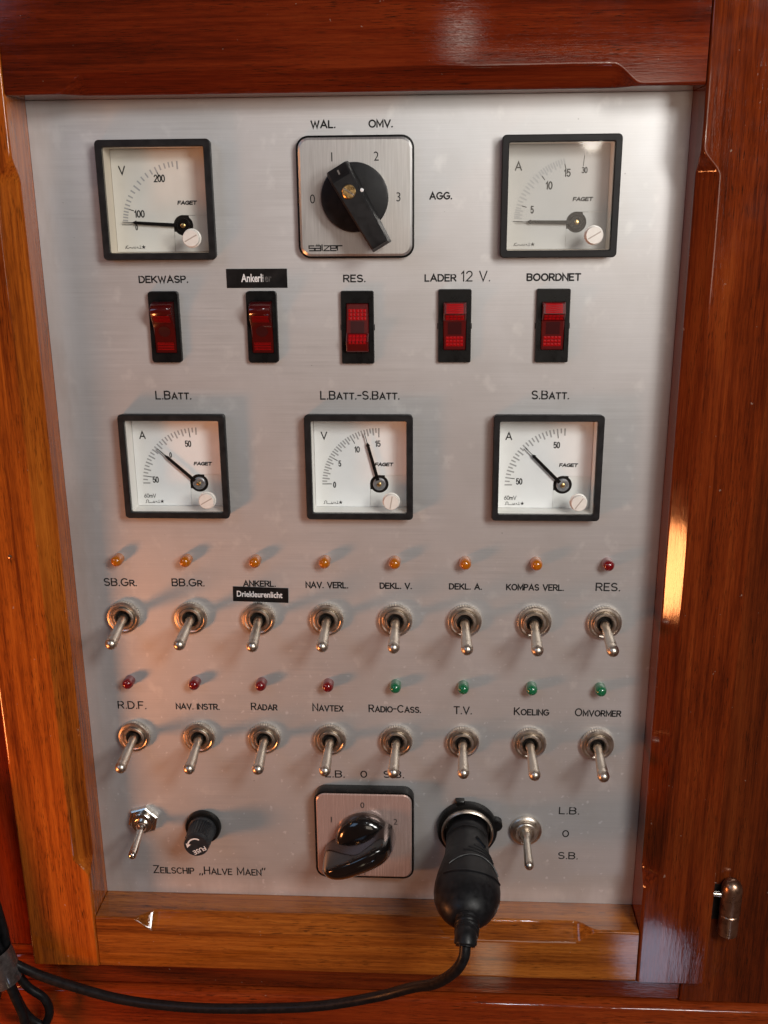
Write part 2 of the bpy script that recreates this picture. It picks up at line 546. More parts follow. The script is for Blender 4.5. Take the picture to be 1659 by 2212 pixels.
def ribbon(mb, pts, wd, ww, caps=True):
    P = []
    for p in pts:
        if not P or (Vector(p) - P[-1]).length > 1e-5: P.append(Vector(p))
    closed = len(P) > 3 and (P[0] - P[-1]).length < 1e-4
    if closed: P.pop()
    n = len(P)
    if n < 2: return
    L, R = [], []
    for i in range(n):
        a = P[i] - P[i - 1] if (i > 0 or closed) else P[1] - P[0]
        c = P[(i + 1) % n] - P[i] if (i < n - 1 or closed) else P[i] - P[i - 1]
        a = a.normalized(); c = c.normalized()
        na, nc = Vector((-a.y, a.x)), Vector((-c.y, c.x))
        mvec = na + nc
        mvec = mvec.normalized() if mvec.length > 1e-6 else na
        q = wd / 2 / max(mvec.dot(na), 0.42)
        L.append(P[i] + mvec * q); R.append(P[i] - mvec * q)
    vs = []; fs = []
    for a, c in zip(L, R): vs += [(a.x, a.y, ww), (c.x, c.y, ww)]
    for i in range(n if closed else n - 1):
        j = (i + 1) % n
        fs.append((2 * i, 2 * i + 1, 2 * j + 1, 2 * j))
    if caps and not closed:
        for idx, d in ((0, (P[0] - P[1]).normalized()), (n - 1, (P[-1] - P[-2]).normalized())):
            a0 = math.atan2(d.y, d.x)
            fan = []
            for kx in range(1, 5):
                a = a0 - math.pi / 2 + math.pi * kx / 5
                fan.append(len(vs)); vs.append((P[idx].x + wd / 2 * math.cos(a), P[idx].y + wd / 2 * math.sin(a), ww))
            f = [2 * idx, *fan, 2 * idx + 1] if idx == 0 else [2 * idx + 1, *fan, 2 * idx]
            fs.append(tuple(f))
    mb.add(vs, fs)


def orient_up(mb):
    """make flat faces look out of the panel"""
    for i, f in enumerate(mb.f):
        a = 0
        for j in range(len(f)):
            p, q = mb.v[f[j]], mb.v[f[(j + 1) % len(f)]]
            a += p[0] * q[1] - p[1] * q[0]
        if a < 0: mb.f[i] = tuple(reversed(f))
    return mb


def stroke_text(mb, s, u0, u1, v, h, wd, ww, gap=.24, caps=True, slant=0.0, jit=0.0):
    st, wid = text_strokes(s, gap)
    k = (u1 - u0 - wd) / max(wid, 0.05)
    hh = h - wd
    for i, p in enumerate(st):
        ribbon(mb, [(u0 + wd / 2 + (a + slant * c) * k + random.uniform(-jit, jit), v + wd / 2 + c * hh + random.uniform(-jit, jit) * .5) for a, c in p], wd, ww + 0.006 * (i % 5), caps)
    return mb


def font_mesh(mb, s, u, v, size, sxx=1.0, bold=0.0, ww=0.1, rot=0.0, align='CENTER', mi=0, only=None):
    c = bpy.data.curves.new("lettering", 'FONT')
    c.body = s; c.size = 1.0; c.align_x = align; c.offset = bold; c.resolution_u = 3
    o = bpy.data.objects.new("lettering", c)
    COL.objects.link(o)
    bpy.context.view_layer.update()
    me = o.evaluated_get(bpy.context.evaluated_depsgraph_get()).to_mesh()
    cr, sr = math.cos(rot), math.sin(rot)
    vs = []
    for p in me.vertices:
        a, bb = p.co.x * size * sxx, p.co.y * size
        vs.append((u + a * cr - bb * sr, v + a * sr + bb * cr, ww))
    fs = [tuple(p.vertices) for p in me.polygons]
    mb.add(vs, fs, mi)
    COL.objects.unlink(o); bpy.data.objects.remove(o); bpy.data.curves.remove(c)
    return mb


# ------------------------------------------------------------------ the wood: cabinet, door frame, ledge
XL, XR, ZT, ZB = -147.6, 123.5, 136.4, -247.2
DEP = 20.5

cab = thing("cabinet", "dark red varnished cabinet carcass around the panelled door", "cabinet", 0, -293)


def cabpart(name, mb, mat):
    return mb.xform(lambda a, bb, c: (a, bb + 293, c)).build(name, mat, cab)


mb = MB(); mb.box(-320, -182.6, -270.8, 300, -30, 14, 0.9); cabpart("side_post", mb, W_POSTL)
mb = MB()                                                   # right post with a foot that reaches under the door
pts = [(158.4, 300), (158.4, -277.6), (147.6, -277.6), (147.6, -293), (300, -293), (300, 300)]
mb.loft([[(a, bb, -30) for a, bb in pts], [(a, bb, 13.2) for a, bb in pts], [(a + (0.8 if a < 200 else 0), bb, 14) for a, bb in pts]])
cabpart("side_post", mb, W_POSTR)
mb = MB(); mb.box(-320, 147.2, -292.6, -277.4, -30, 14, 0.8)
mb.box(-320, -182.6, -277.0, -271.2, -30, 13.6, 0.5)
cabpart("lower_rail", mb, W_RAIL)
mb = MB(); mb.box(-330, 310, -400, 320, -60, -31); cabpart("back_board", mb, DARK)
cab.location = (0, 0, -293 * S)

ledge = MB()
prof = [(-400, -30), (-400, 17), (-300, 17), (-297.2, 16.2), (-295.6, 14.4), (-295, 11), (-295, -30)]
ledge.loft([[(x, a, c) for a, c in prof] for x in (-320, 203)])
tag(ledge.build("ledge", W_LEDGE), "reddish varnished board along the bottom, under the black cable", "board")

door = thing("panel_door", "varnished wooden door frame with chamfered edges around the aluminium sheet", "door frame", (XL + XR) / 2, -277)
doff = ((XL + XR) / 2, -277)


def smooth01(x):
    x = max(0, min(1, x))
    return x * x * (3 - 2 * x)


def member(name, mat, length0, length1, width, stop0, stop1, place, bow=0.0):
    """a rail or stile: a = distance from the opening into the wood, s = along; the inner edge carries a stopped chamfer"""
    st = sorted(set([length0, length1] + [stop0 + i * 1.1 for i in range(-1, 13)] + [stop1 - i * 1.1 for i in range(-1, 13)]
                    + [stop0 + 12 + (stop1 - stop0 - 24) * i / 12 for i in range(13)]))
    st = [x for x in st if length0 <= x <= length1]
    rings = []
    for s_ in st:
        k0 = smooth01((s_ - stop0) / 11.0) * smooth01((stop1 - s_) / 11.0)
        c = 0.7 + 6.9 * k0 + 0.12 * math.sin(s_ * 0.11)
        cw = 0.7 + 6.2 * k0
        p0, p1 = Vector((.14, DEP - cw)), Vector((c - .1, DEP - .14))
        q0, q1 = p0.lerp(p1, .1), p0.lerp(p1, .9)
        ring = [(0, -2), (0, DEP - cw - .9), (0, DEP - cw - .3), tuple(p0), tuple(q0), tuple(q1), tuple(p1), (c + .3, DEP), (c + .8, DEP), (width - 1.5, DEP), (width - 1.0, DEP), (width - .3, DEP - .3), (width, DEP - 1.0), (width, -2)]
        rings.append([place(a, s_) + (ww,) for a, ww in ring])
    m_ = MB(); m_.loft(rings)
    m_.xform(lambda a, bb, c: (a - doff[0], bb - doff[1], c))
    return m_.build(name, mat, door, angle=50)


member("stile", W_LEFT, -276.6, 210, 34.4, ZB + 24, ZT - 22, lambda a, s_: (XL - a, s_))
member("stile", W_RIGHT, -276.6, 210, 34.0, ZB + 24, ZT - 22, lambda a, s_: (XR + a, s_))
member("bottom_rail", W_BOT, XL + .4, XR - .4, 29.6, XL + 19, XR - 20, lambda a, s_: (s_, ZB - a))
member("top_rail", W_TOP, XL + .4, XR - .4, 70, XL + 21, XR - 24, lambda a, s_: (s_, ZT + a))

# a small nail head in the left stile
nb = MB(); nb.lathe([(0.9, 20.2), (0.9, 20.62), (0.6, 20.75)], 14)
tag(nb.build("nail", BRONZE, loc=(-168.2, -55.3)), "tiny dark nail head in the orange-lit left stile", "nail")

# hinge on the right post
hin = thing("hinge", "tarnished brass barrel hinge with a domed top at the lower right", "hinge", 166.3, -248)
R0 = 5.0


def vbar(mb_, prof_, cw, n=28, cu=0.0):
    rings = []
    for r, v_ in prof_:
        rings.append([(cu + max(r, .001) * math.cos(2 * math.pi * j / n), v_, cw + max(r, .001) * math.sin(2 * math.pi * j / n)) for j in range(n)])
    return mb_.loft(rings)


mb = MB(); vbar(mb, [(4.5, 0), (4.75, .3), (4.75, 11.2), (4.4, 11.6)], 18); mb.build("lower_knuckle", BRONZE, hin)
mb = MB(); vbar(mb, [(4.6, 11.9), (5.0, 12.2), (5.0, 25), (4.7, 27), (3.9, 28.8), (2.5, 30.1), (1.2, 30.6), (0, 30.7)], 18); mb.build("upper_knuckle", BRONZE, hin)
mb = MB(); vbar(mb, [(3.6, 11.5), (3.6, 12.0)], 18); mb.build("washer", CHROME, hin)
mb = MB(); mb.box(-8.2, 2, 5, 25, 11.6, 14.4); mb.build("recess_shade", DARK, hin)  # dark block standing in for the shade of the recess beside the barrel
mb = MB(); tube(mb, [(-8.6, 21.6, 17), (-4, 21.6, 17.5)], 1.5, 12); mb.build("pin", CHROME, hin)

# ------------------------------------------------------------------ aluminium panel with its engraved words
panel = thing("instrument_panel", "worn brushed aluminium sheet with engraved Dutch captions, in the wooden frame", "control panel", -12, ZB)
METERS = [(-94.6, 96.6), (72.0, 96.6), (-94.9, -17.5), (-11.8, -17.5), (71.2, -17.5)]
HS = 22.6
us = sorted({XL + .1, XR - .1} | {m[0] - HS for m in METERS} | {m[0] + HS for m in METERS})
vs_ = sorted({ZB + .1, ZT - .1} | {96.6 - HS, 96.6 + HS, -17.5 - HS, -17.5 + HS})
bm = bmesh.new()
vd = {}


def gv(a, bb):
    if (a, bb) not in vd: vd[(a, bb)] = bm.verts.new(((a + 12) * S, 0, (bb - ZB) * S))
    return vd[(a, bb)]


for i in range(len(us) - 1):
    for j in range(len(vs_) - 1):
        cu, cv = (us[i] + us[i + 1]) / 2, (vs_[j] + vs_[j + 1]) / 2
        if any(abs(cu - m[0]) < HS and abs(cv - m[1]) < HS for m in METERS): continue
        bm.faces.new([gv(us[i], vs_[j]), gv(us[i + 1], vs_[j]), gv(us[i + 1], vs_[j + 1]), gv(us[i], vs_[j + 1])])
ex = bmesh.ops.extrude_face_region(bm, geom=bm.faces[:])
for v_ in [x for x in ex["geom"] if isinstance(x, bmesh.types.BMVert)]: v_.co.y += 2 * S
bmesh.ops.recalc_face_normals(bm, faces=bm.faces)
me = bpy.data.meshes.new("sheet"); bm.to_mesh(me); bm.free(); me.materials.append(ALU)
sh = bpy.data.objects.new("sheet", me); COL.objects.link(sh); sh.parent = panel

WORDS = [
    ("WAL.", -29.8, -19.5, 124.2, 3.2), ("OMV.", -6.1, 3.9, 124.2, 3.2), ("AGG.", 18.8, 28.3, 96.0, 3.1),
    ("DEKWASP.", -106.0, -84.4, 62.8, 3.2), ("RES.", -17.7, -8.1, 62.7, 3.3), ("LADER", 16.9, 30.5, 62.8, 3.2), ("12 V.", 32.4, 44.7, 62.8, 4.5),
    ("BOORDNET", 59.9, 82.8, 62.8, 3.3),
    ("L.Batt.", -102.5, -86.3, 12.2, 4.0), ("L.Batt.-S.Batt.", -28.9, 6.2, 12.2, 4.0), ("S.Batt.", 63.7, 80.1, 12.4, 4.0),
    ("SB.Gr.", -133.9, -118.1, -76.8, 4.1), ("BB.Gr.", -101.5, -85.8, -76.6, 4.0), ("ANKERL.", -67.6, -52.1, -76.4, 3.2),
    ("NAV. VERL.", -38.2, -18.1, -76.8, 3.3), ("DEKL. V.", -3.5, 11.6, -76.8, 3.2), ("DEKL. A.", 28.7, 44.0, -76.8, 3.2),
    ("KOMPAS VERL.", 55.1, 81.7, -76.9, 3.3), ("RES.", 96.1, 107.4, -76.8, 4.2),
    ("R.D.F.", -132.8, -118.6, -141.2, 4.3), ("NAV. INSTR.", -104.0, -82.3, -141.0, 3.4), ("Radar", -66.9, -54.0, -140.8, 4.2),
    ("Navtex", -36.8, -21.8, -140.8, 4.3), ("Radio-Cass.", -9.5, 16.0, -140.8, 4.2), ("T.V.", 31.6, 40.5, -141.1, 4.3),
    ("Koeling", 60.5, 77.3, -141.1, 4.3), ("Omvormer", 89.6, 111.5, -141.1, 4.3),
    ("L.B.", -31.6, -21.7, -177.2, 4.1), ("O", -14.0, -10.6, -177.0, 4.0), ("S.B.", -2.6, 7.7, -176.8, 4.1),
    ("L.B.", 84.3, 94.4, -195.3, 4.2), ("O", 86.5, 89.9, -208.4, 4.1), ("S.B.", 84.9, 94.9, -221.2, 4.2),
    ("Zeilschip ,,Halve Maen''", -122.3, -63.7, -235.6, 4.9)]
for s_, a0, a1, bv, h in WORDS:
    mb = MB()
    stroke_text(mb, s_, a0, a1, bv, h, {"BOORDNET": .68, "12 V.": .52}.get(s_, .62), 0.05, jit=0.03)
    orient_up(mb)
    mb.xform(lambda a, bb, c: (a + 12, bb - ZB, c))
    mb.build("engraved_caption", ENGRAVE, panel, recalc=False)


# ------------------------------------------------------------------ self-adhesive label tapes
def tape(label, cu, cv, W, H, rot, segs):
    root = MB()
    cr, sr = math.cos(rot), math.sin(rot)
    f = lambda a, bb, c: (a * cr - bb * sr, a * sr + bb * cr, c)
    root.box(-W / 2, W / 2, -H / 2, H / 2, 0.0, 0.22, 0.08); root.xform(f)
    o = root.build("label_tape", TAPE, loc=(cu, cv))
    tag(o, label, "label tape", "black label tapes stuck on the sheet")
    for txt, u_, m_, size, sxx in segs:
        mb_ = MB(); font_mesh(mb_, txt, u_, -size * 0.30, size, sxx, 0.022, 0.26, align='LEFT')
        orient_up(mb_); mb_.xform(f)
        mb_.build("lettering", m_, o, recalc=False)
    return o


tape("black label tape with half worn white lettering above a rocker switch", -54.7, 64.6, 26.2, 8.0, 0.0,
     [("Anke", -6.6, TAPEW, 4.6, .72), ("rl", 0.3, TAPEW, 4.6, .72), ("i", 2.3, TAPEW2, 4.6, .72), ("er", 3.4, TAPEW3, 4.6, .72)])
tape("narrow black label tape with crisp white lettering over an engraved caption", -59.5, -80.3, 26.2, 7.4, -0.024,
     [("Driekleurenlicht", -11.4, TAPEW, 4.1, .80)])


# ------------------------------------------------------------------ panel meters
PV = (8.4, -10.1)          # pivot from the meter's centre
FD = 6.0                   # bezel front
DW = -5.0                  # dial plane, behind the sheet


def tick(mb_, a, r0, r1, wd, ww):
    c, s_ = math.cos(math.radians(180 - a)), math.sin(math.radians(180 - a))
    p = lambda r, o: (PV[0] + r * c - o * s_, PV[1] + r * s_ + o * c, ww)
    mb_.add([p(r0, -wd / 2), p(r1, -wd / 2), p(r1, wd / 2), p(r0, wd / 2)], [(0, 1, 2, 3)])


def make_meter(label, u, v, unit, ticks, numbers, pointer, ptip, hubmat, mv, screw_rot, shine_symbol):
    root = thing("panel_meter", label, "meter", u, v, "square black-framed panel meters")
    mb_ = MB()
    q = lambda W, r, ww: rrect(0, 0, W, W, r, 4, ww)
    mb_.loft([q(46.6, 1.2, 0.0), q(47.2, 1.4, 1.0), q(48, 1.8, 5.2), q(47.7, 1.7, 5.7), q(47.1, 1.5, FD), q(42.9, .9, FD), q(42.2, .7, 5.5), q(42.0, .6, 4.0), q(43.6, .6, 3.4), q(43.6, .6, 0.0)], closed=True)
    mb_.build("bezel", BLACK, root)
    mb_ = MB()
    mb_.loft([q(42.1, .6, 5.0), q(42.1, .6, DW - 1.5)], False, False)
    mb_.loft([q(43.5, .6, 3.2), q(43.5, .6, DW - 1.5)], False, False)
    mb_.loft([q(42.1, .6, DW - 1.5)], True, False)
    mb_.build("housing", WALL_OLD if shine_symbol else WALLW, root)
    # dial plate with a notch for the hub at its lower right; corner cover below
    dial = MB()
    x0, y0, cx, cy = -21, -21, PV[0], PV[1]
    notch = 4.2
    left = [(-20.9, -20.9), (cx - notch, -20.9), (cx - notch, cy - 2.4)] + [(cx + 4.3 * math.cos(math.radians(a)), cy + 4.3 * math.sin(math.radians(a))) for a in range(190, 79, -10)] + [(cx + 2.4, cy + notch), (20.9, cy + notch), (20.9, 20.9), (-20.9, 20.9)]
    dial.loft([[(a, bb, DW - .5) for a, bb in left], [(a, bb, DW) for a, bb in left]])
    dl = dial.build("dial", (DIAL_DIMMED if "thirty" in label else DIAL_OLD) if shine_symbol else DIAL, root)
    cov = MB()
    cvp = [(cx - notch + .12, -20.9), (20.9, -20.9), (20.9, cy + notch - .12), (cx + 2.5, cy + notch - .12), (cx + 2.6, cy + 3.2)] + [(cx + 4.2 * math.cos(math.radians(a)), cy + 4.2 * math.sin(math.radians(a))) for a in range(40, -131, -10)] + [(cx - 3.3, cy - 2.6), (cx - notch + .12, cy - 2.6)]
    cov.loft([[(a, bb, DW - .5) for a, bb in cvp], [(a, bb, DW - .25) for a, bb in cvp]])
    cov.build("corner_cover", (DIAL_DIMMED if "thirty" in label else DIAL_OLD) if shine_symbol else DIAL_C, root)
    hub = MB(); hub.box(cx - 5, cx + 5, cy - 5, cy + 5, DW - 1.4, DW - 0.9); hub.build("movement_recess", DARK, root)
    hub = MB(); hub.lathe([(2.9, DW - 1), (2.9, DW + .3), (2.5, DW + .6), (1.7, DW + .6), (1.5, DW + .3), (0, DW + .3)], 26, PV)
    hb = hub.build("hub", hubmat, root)
    pv = MB(); pv.lathe([(1.0, DW + .3), (1.0, DW + 1.0), (.6, DW + 1.2), (0, DW + 1.2)], 16, PV); pv.build("pivot_screw", BRASS, hb)
    # printing
    thin, bold = MB(), MB()
    for a, kind in ticks:
        if kind == 'major':
            tick(thin, a, 23.9, 26.1, .62, DW + .05); tick(bold, a, 21.8, 23.9, .34, DW + .06)
        elif kind == 'line':
            tick(bold, a, 22.4, 26.6, .26, DW + .06)
        elif kind == 'mid':
            tick(thin, a, 22.8, 26.1, .66, DW + .05)
        else:
            tick(thin, a, 23.9, 26.1, .62, DW + .05)
    orient_up(thin); orient_up(bold)
    thin.add(bold.v, bold.f, 1); thin.build("scale_ticks", [INK_G, INK], dl, recalc=False)
    for txt, a, bb, h in numbers:
        nm = MB()
        wid = {1: .46, 2: .98, 3: 1.55}[len(txt)] * h
        if txt == '15' or txt == '10': wid *= .88
        if txt == '100': wid *= .92
        stroke_text(nm, txt, PV[0] + a - wid / 2, PV[0] + a + wid / 2, PV[1] + bb - h / 2, h, h * .155, DW + .08, .2)
        orient_up(nm); nm.build("numeral", INK, dl, recalc=False)
    nm = MB(); stroke_text(nm, unit, -17.9, -14.9, 10.6, 3.7, .52, DW + .08); orient_up(nm); nm.build("unit_letter", INK, dl, recalc=False)
    nm = MB(); stroke_text(nm, "FAGET", PV[0] - 2.0, PV[0] + 6.3, PV[1] + 8.4, 1.75, .44, DW + .08, .16, slant=.12); orient_up(nm); nm.build("maker_name", INK, dl, recalc=False)
    nm = MB()
    yb = PV[1] - 9.4; xs = -17.4
    if mv:
        ribbon(nm, [(xs + .1, yb), (xs + .5, yb)] + [(xs + 1.0 + .55 * math.cos(math.radians(a)), yb + .75 + .6 * math.sin(math.radians(a))) for a in range(235, -56, -20)] + [(xs + 1.5, yb), (xs + 4.4, yb)], .22, DW + .08)
    elif shine_symbol:
        ribbon(nm, [(xs, yb), (xs + .3, yb + .9), (xs + 1.1, yb + 1.2)], .24, DW + .08); ribbon(nm, [(xs + .2, yb + .5), (xs + 1.0, yb), (xs + 2.0, yb + .5), (xs + 3, yb + .1), (xs + 3.4, yb + .5)], .22, DW + .09)
    ribbon(nm, [(xs + 3.7, yb + .8), (xs + 3.8, yb + .1), (xs + 4.4, yb + .1), (xs + 4.5, yb + .8)], .18, DW + .10)
    ribbon(nm, [(xs + 5.0, yb + .1), (xs + 5.3, yb + .7), (xs + 5.6, yb + .1)], .18, DW + .11)
    ribbon(nm, [(xs + 5.8, yb), (xs + 6.9, yb)], .18, DW + .08); ribbon(nm, [(xs + 6.4, yb), (xs + 6.4, yb + 1.3)], .18, DW + .09)
    star = [(xs + 7.9 + (.95 if i % 2 == 0 else .40) * math.cos(math.radians(90 + 36 * i)), yb + .6 + (.95 if i % 2 == 0 else .40) * math.sin(math.radians(90 + 36 * i)), DW + .08) for i in range(10)]
    nm.add(star + [(xs + 7.9, yb + .6, DW + .08)], [(i, (i + 1) % 10, 10) for i in range(10)])
    if mv == 2:
        stroke_text(nm, "60~V", xs - .4, xs + 5.2, yb + 2.3, 2.0, .24, DW + .08, .2)
    orient_up(nm); nm.build("symbols", INK, dl, recalc=False)
    # pointer
    pt = MB()
    c, s_ = math.cos(math.radians(180 - pointer)), math.sin(math.radians(180 - pointer))
    P = lambda r, o, ww: (PV[0] + r * c - o * s_, PV[1] + r * s_ + o * c, ww)
    W0 = DW + 1.1
    outl = [(2.2, -.75), (ptip - 1.6, -.62), (ptip - 1.5, -.95 if ptip > 20.2 else -.62), (ptip, -.14), (ptip + 4.4, -.12), (ptip + 4.4, .12), (ptip, .14), (ptip - 1.5, .95 if ptip > 20.2 else .62), (ptip - 1.6, .62), (2.2, .75)]
    pt.loft([[P(r, o, W0) for r, o in outl], [P(r, o, W0 + .5) for r, o in outl]])
    pt.build("pointer", BLACK_S, root)
    gl_ = MB(); gl_.add([(-21.1, -21.1, 5.1), (21.1, -21.1, 5.1), (21.1, 21.1, 5.1), (-21.1, 21.1, 5.1)], [(0, 1, 2, 3)]); gl_.build("glass", GLASS, root, recalc=False)
    sc = MB(); sc.lathe([(3.9, 5.1), (3.9, 5.6), (3.5, 5.75), (3.5, 7.7), (3.3, 8.0), (0, 8.0)], 32, (14.3, -15.1))
    so = sc.build("zero_screw", CREAM, root)
    sl = MB(); a = math.radians(screw_rot)
    sl.box(-2.9, 2.9, -.24, .24, 7.6, 8.03)
    sl.xform(lambda x, y, ww: (14.3 + x * math.cos(a) - y * math.sin(a), -15.1 + x * math.sin(a) + y * math.cos(a), ww))
    sl.build("slot", plain("slot_shade_cream", (0.42, 0.36, 0.31), .5), so)
    return root


t250 = [(1.0, 'line')] + [(x, 'minor') for x in (5.2, 8.0, 10.6, 13.4)] + [(16.4, 'major')] + [(x, 'minor') for x in (19.9, 24, 28.4, 33.7)] + [(39, 'mid')] + [(x, 'minor') for x in (44.5, 49.6, 54.9, 60.4)] + [(65.6, 'major')] + [(x, 'minor') for x in (70.2, 75, 79.3, 83)] + [(87.5, 'mid')]
make_meter("square AC voltmeter at top left, its pointer resting flat near zero", *METERS[0], "V", t250,
           [("200", -9.0, 19.2, 3.1), ("100", -18.6, 4.9, 3.1), ("0", -20.3, -.6, 2.4)], 3.6, 21.5, BLACK_S, 0, 28, True)
t15 = [(1.2, 'line')] + [(x, 'minor' if i % 2 else 'mid') for i, x in enumerate((4.2, 5.8, 7.6, 9.5, 11.5, 13.6))] + [(16.5, 'major')]
t15 += [(16.5 + (51 - 16.5) * i / 10, 'minor' if i % 2 else 'mid') for i in range(1, 10)] + [(51, 'major')]
t15 += [(51 + 25 * i / 10, 'minor' if i % 2 else 'mid') for i in range(1, 10)] + [(76, 'major'), (94.6, 'line')]
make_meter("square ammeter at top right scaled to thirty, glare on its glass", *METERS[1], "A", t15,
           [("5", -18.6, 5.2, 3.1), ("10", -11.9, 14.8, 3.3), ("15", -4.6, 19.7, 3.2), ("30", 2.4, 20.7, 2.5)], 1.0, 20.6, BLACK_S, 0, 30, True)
tA = [(7.5 * i / 2, 'mid' if i % 2 == 0 else 'minor') for i in range(25)]
tA = [(a, 'major' if abs(a - 7.5) < .1 or abs(a - 82.5) < .1 else kk) for a, kk in tA]
make_meter("square battery ammeter below the L.BATT. caption, pointer just left of centre zero", *METERS[2], "A", tA,
           [("50", -20.2, 1.6, 3.0), ("0", -12.4, 13.3, 2.6), ("50", -4.0, 18.6, 3.0)], 42.6, 20.0, GREYM, 2, 30, False)
tV = [(6 * i / 2, 'mid' if i % 2 == 0 else 'minor') for i in range(31)]
tV = [(a, 'major' if a in (0, 30, 60, 90) else kk) for a, kk in tV]
make_meter("square battery voltmeter in the middle, its pointer past twelve", *METERS[3], "V", tV,
           [("0", -20.5, -.4, 2.9), ("5", -17.9, 9.6, 2.9), ("10", -9.9, 16.2, 2.9), ("15", -.5, 18.9, 2.9)], 75, 20.3, GREYM, 1, 80, False)
make_meter("square battery ammeter below the S.BATT. caption, pointer on centre zero", *METERS[4], "A", tA,
           [("50", -19.6, 1.6, 3.0), ("50", -3.4, 18.5, 3.0)], 45.2, 20.3, GREYM, 2, 55, False)

# ------------------------------------------------------------------ rotary switch, top centre
rs = thing("rotary_switch", "rotary switch with square brushed plate and flat black lever handle, below WAL. and OMV.", "rotary switch", -11.6, 97.1, "square rotary switches")
mb = MB(); q = lambda W, r, ww: rrect(0, 0, W, W * 1.0, r, 7, ww)
mb.loft([q(48.0, 5, 0), q(48.6, 5.2, 2.6), q(48.4, 5.1, 3.0), q(47.0, 4.6, 3.1), q(46.9, 4.5, 2.0)], cap1=True)
mb.build("frame", BLACK_S, rs)
mb = MB(); mb.loft([q(46.8, 4.4, 2.2), q(46.8, 4.4, 3.2), q(45.0, 3.7, 3.75)])
pl = mb.build("face_plate", PLATE, rs, angle=15)
for txt, a, bb in (("0", -17.8, -.3), ("1", -9.4, 16.0), ("2", 8.8, 16.1), ("3", 17.8, .2)):
    m2 = MB(); font_mesh(m2, txt, a, bb - 1.85, 5.2, .92, -.004, 3.82); orient_up(m2); m2.build("position_number", INK, pl, recalc=False)
# maker's word in square stencil strokes
m2 = MB(); x = -19.8; y = -21.1; h = 2.0; lw = .50
ST = [(2.0, [[(1.8, 2), (0, 2), (0, 1), (1.8, 1), (1.8, 0), (0, 0)]]),
      (2.1, [[(.1, 2), (1.8, 2), (1.8, 0), (0, 0), (0, 1), (1.8, 1)], [(.5, 2.55), (.75, 2.55)], [(1.15, 2.55), (1.4, 2.55)]]),
      (.7, [[(.2, 2.6), (.2, 0)]]),
      (2.3, [[(0, 2), (2.0, 2), (0, 0), (2.0, 0)]]),
      (2.2, [[(0, 1), (1.8, 1), (1.8, 2), (0, 2), (0, 0), (1.9, 0)]]),
      (1.8, [[(0, 0), (0, 2), (1.7, 2)]])]
for i, (adv, ss) in enumerate(ST):
    for jx, p in enumerate(ss): ribbon(m2, [(x + a * 1.28, y + bb * .98) for a, bb in p], lw, 3.82 + .006 * ((i + jx) % 4), False)
    x += adv * 1.28
orient_up(m2); m2.build("maker_name", INK, pl, recalc=False)
mb = MB(); mb.lathe([(13.7, 3.4), (13.7, 9.2), (13.4, 9.7), (12.9, 9.9), (0, 9.9)], 56); mb.build("dial_disc", BLACK, rs)
ang = math.radians(-60.0)
ca, sa = math.cos(ang), math.sin(ang)
mb = MB()
rings = []
for tt, hb_, ht, wt in ((-13.4, 4.9, 4.4, 14.2), (-12.8, 5.2, 4.6, 15.0), (-8.6, 5.4, 4.55, 20.6), (-8.0, 5.4, 4.5, 21.0), (0, 5.2, 4.35, 21.0), (20.6, 4.5, 3.75, 21.0), (21.4, 4.4, 3.6, 20.6), (22.6, 4.3, 3.6, 12.0)):
    rings.append([(tt, -hb_, 9.7), (tt, -ht, wt - .9), (tt, -ht + .7, wt), (tt, ht - .7, wt), (tt, ht, wt - .9), (tt, hb_, 9.7)])
mb.loft(rings)
mb.xform(lambda a, bb, c: (a * ca - bb * sa, a * sa + bb * ca, c))
hd = mb.build("handle", BLACK, rs)
SU, SV = -1.2, 2.0
mb = MB(); mb.lathe([(2.75, 20.8), (2.75, 21.35), (2.4, 21.6), (0, 21.6)], 26, (SU, SV)); sc = mb.build("screw", BRASS, hd)
mb = MB(); a_ = math.radians(-33); mb.box(-2.5, 2.5, -.38, .38, 21.3, 21.66)
mb.xform(lambda x, y, ww: (SU + x * math.cos(a_) - y * math.sin(a_), SV + x * math.sin(a_) + y * math.cos(a_), ww)); mb.build("slot", plain("bright_slot", (.75, .62, .48), .25, 1.0, nscale=1500, namp=.4), sc)
mb = MB(); mb.lathe([(.72, 20.8), (.72, 21.2), (.5, 21.3), (0, 21.3)], 16, (4.0, 2.6)); mb.build("white_dot", TAPEW, hd)
mb = MB(); mb.box(-11.9, -9.9, -.35, .35, 17.9, 18.2)
sl_ = math.atan2(20.6 - 15.0, 4.2)
mb.v = [(a, bb, 15.0 + (a + 12.8) * math.tan(sl_) + (0.02 if c > 18 else -.3)) for a, bb, c in mb.v]
mb.xform(lambda a, bb, c: (a * ca - bb * sa, a * sa + bb * ca, c)); mb.build("index_mark", plain("grey_index_paint", (.25, .22, .19), .5), hd)

# ------------------------------------------------------------------ rotary switch, bottom centre, with a moulded wing knob
rs = thing("rotary_switch", "rotary switch with moulded glossy black wing knob on a mirror-like plate", "rotary switch", -12.0, -205.4, "square rotary switches")
mb = MB()
mb.loft([q(48.6, 5, 0), q(49.4, 5.4, 1.0), q(49.4, 5.4, 6.2), q(49.0, 5.2, 6.9), q(47.6, 4.6, 7.0), q(47.4, 4.5, 6.2)], cap1=True)
mb.build("frame", BLACK_S, rs)
mb = MB(); mb.loft([q(47.2, 4.4, 6.2), q(47.2, 4.4, 6.9), q(46.0, 3.9, 7.25)])
pl = mb.build("face_plate", PLATE2, rs, angle=15)
for txt, a, bb in (("0", -.7, 17.6), ("1", -16.2, 9.1), ("2", 15.6, 8.6)):
    m2 = MB(); font_mesh(m2, txt, a, bb - 1.6, 4.6, .95, 0, 7.33); orient_up(m2); m2.build("position_number", INK, pl, recalc=False)
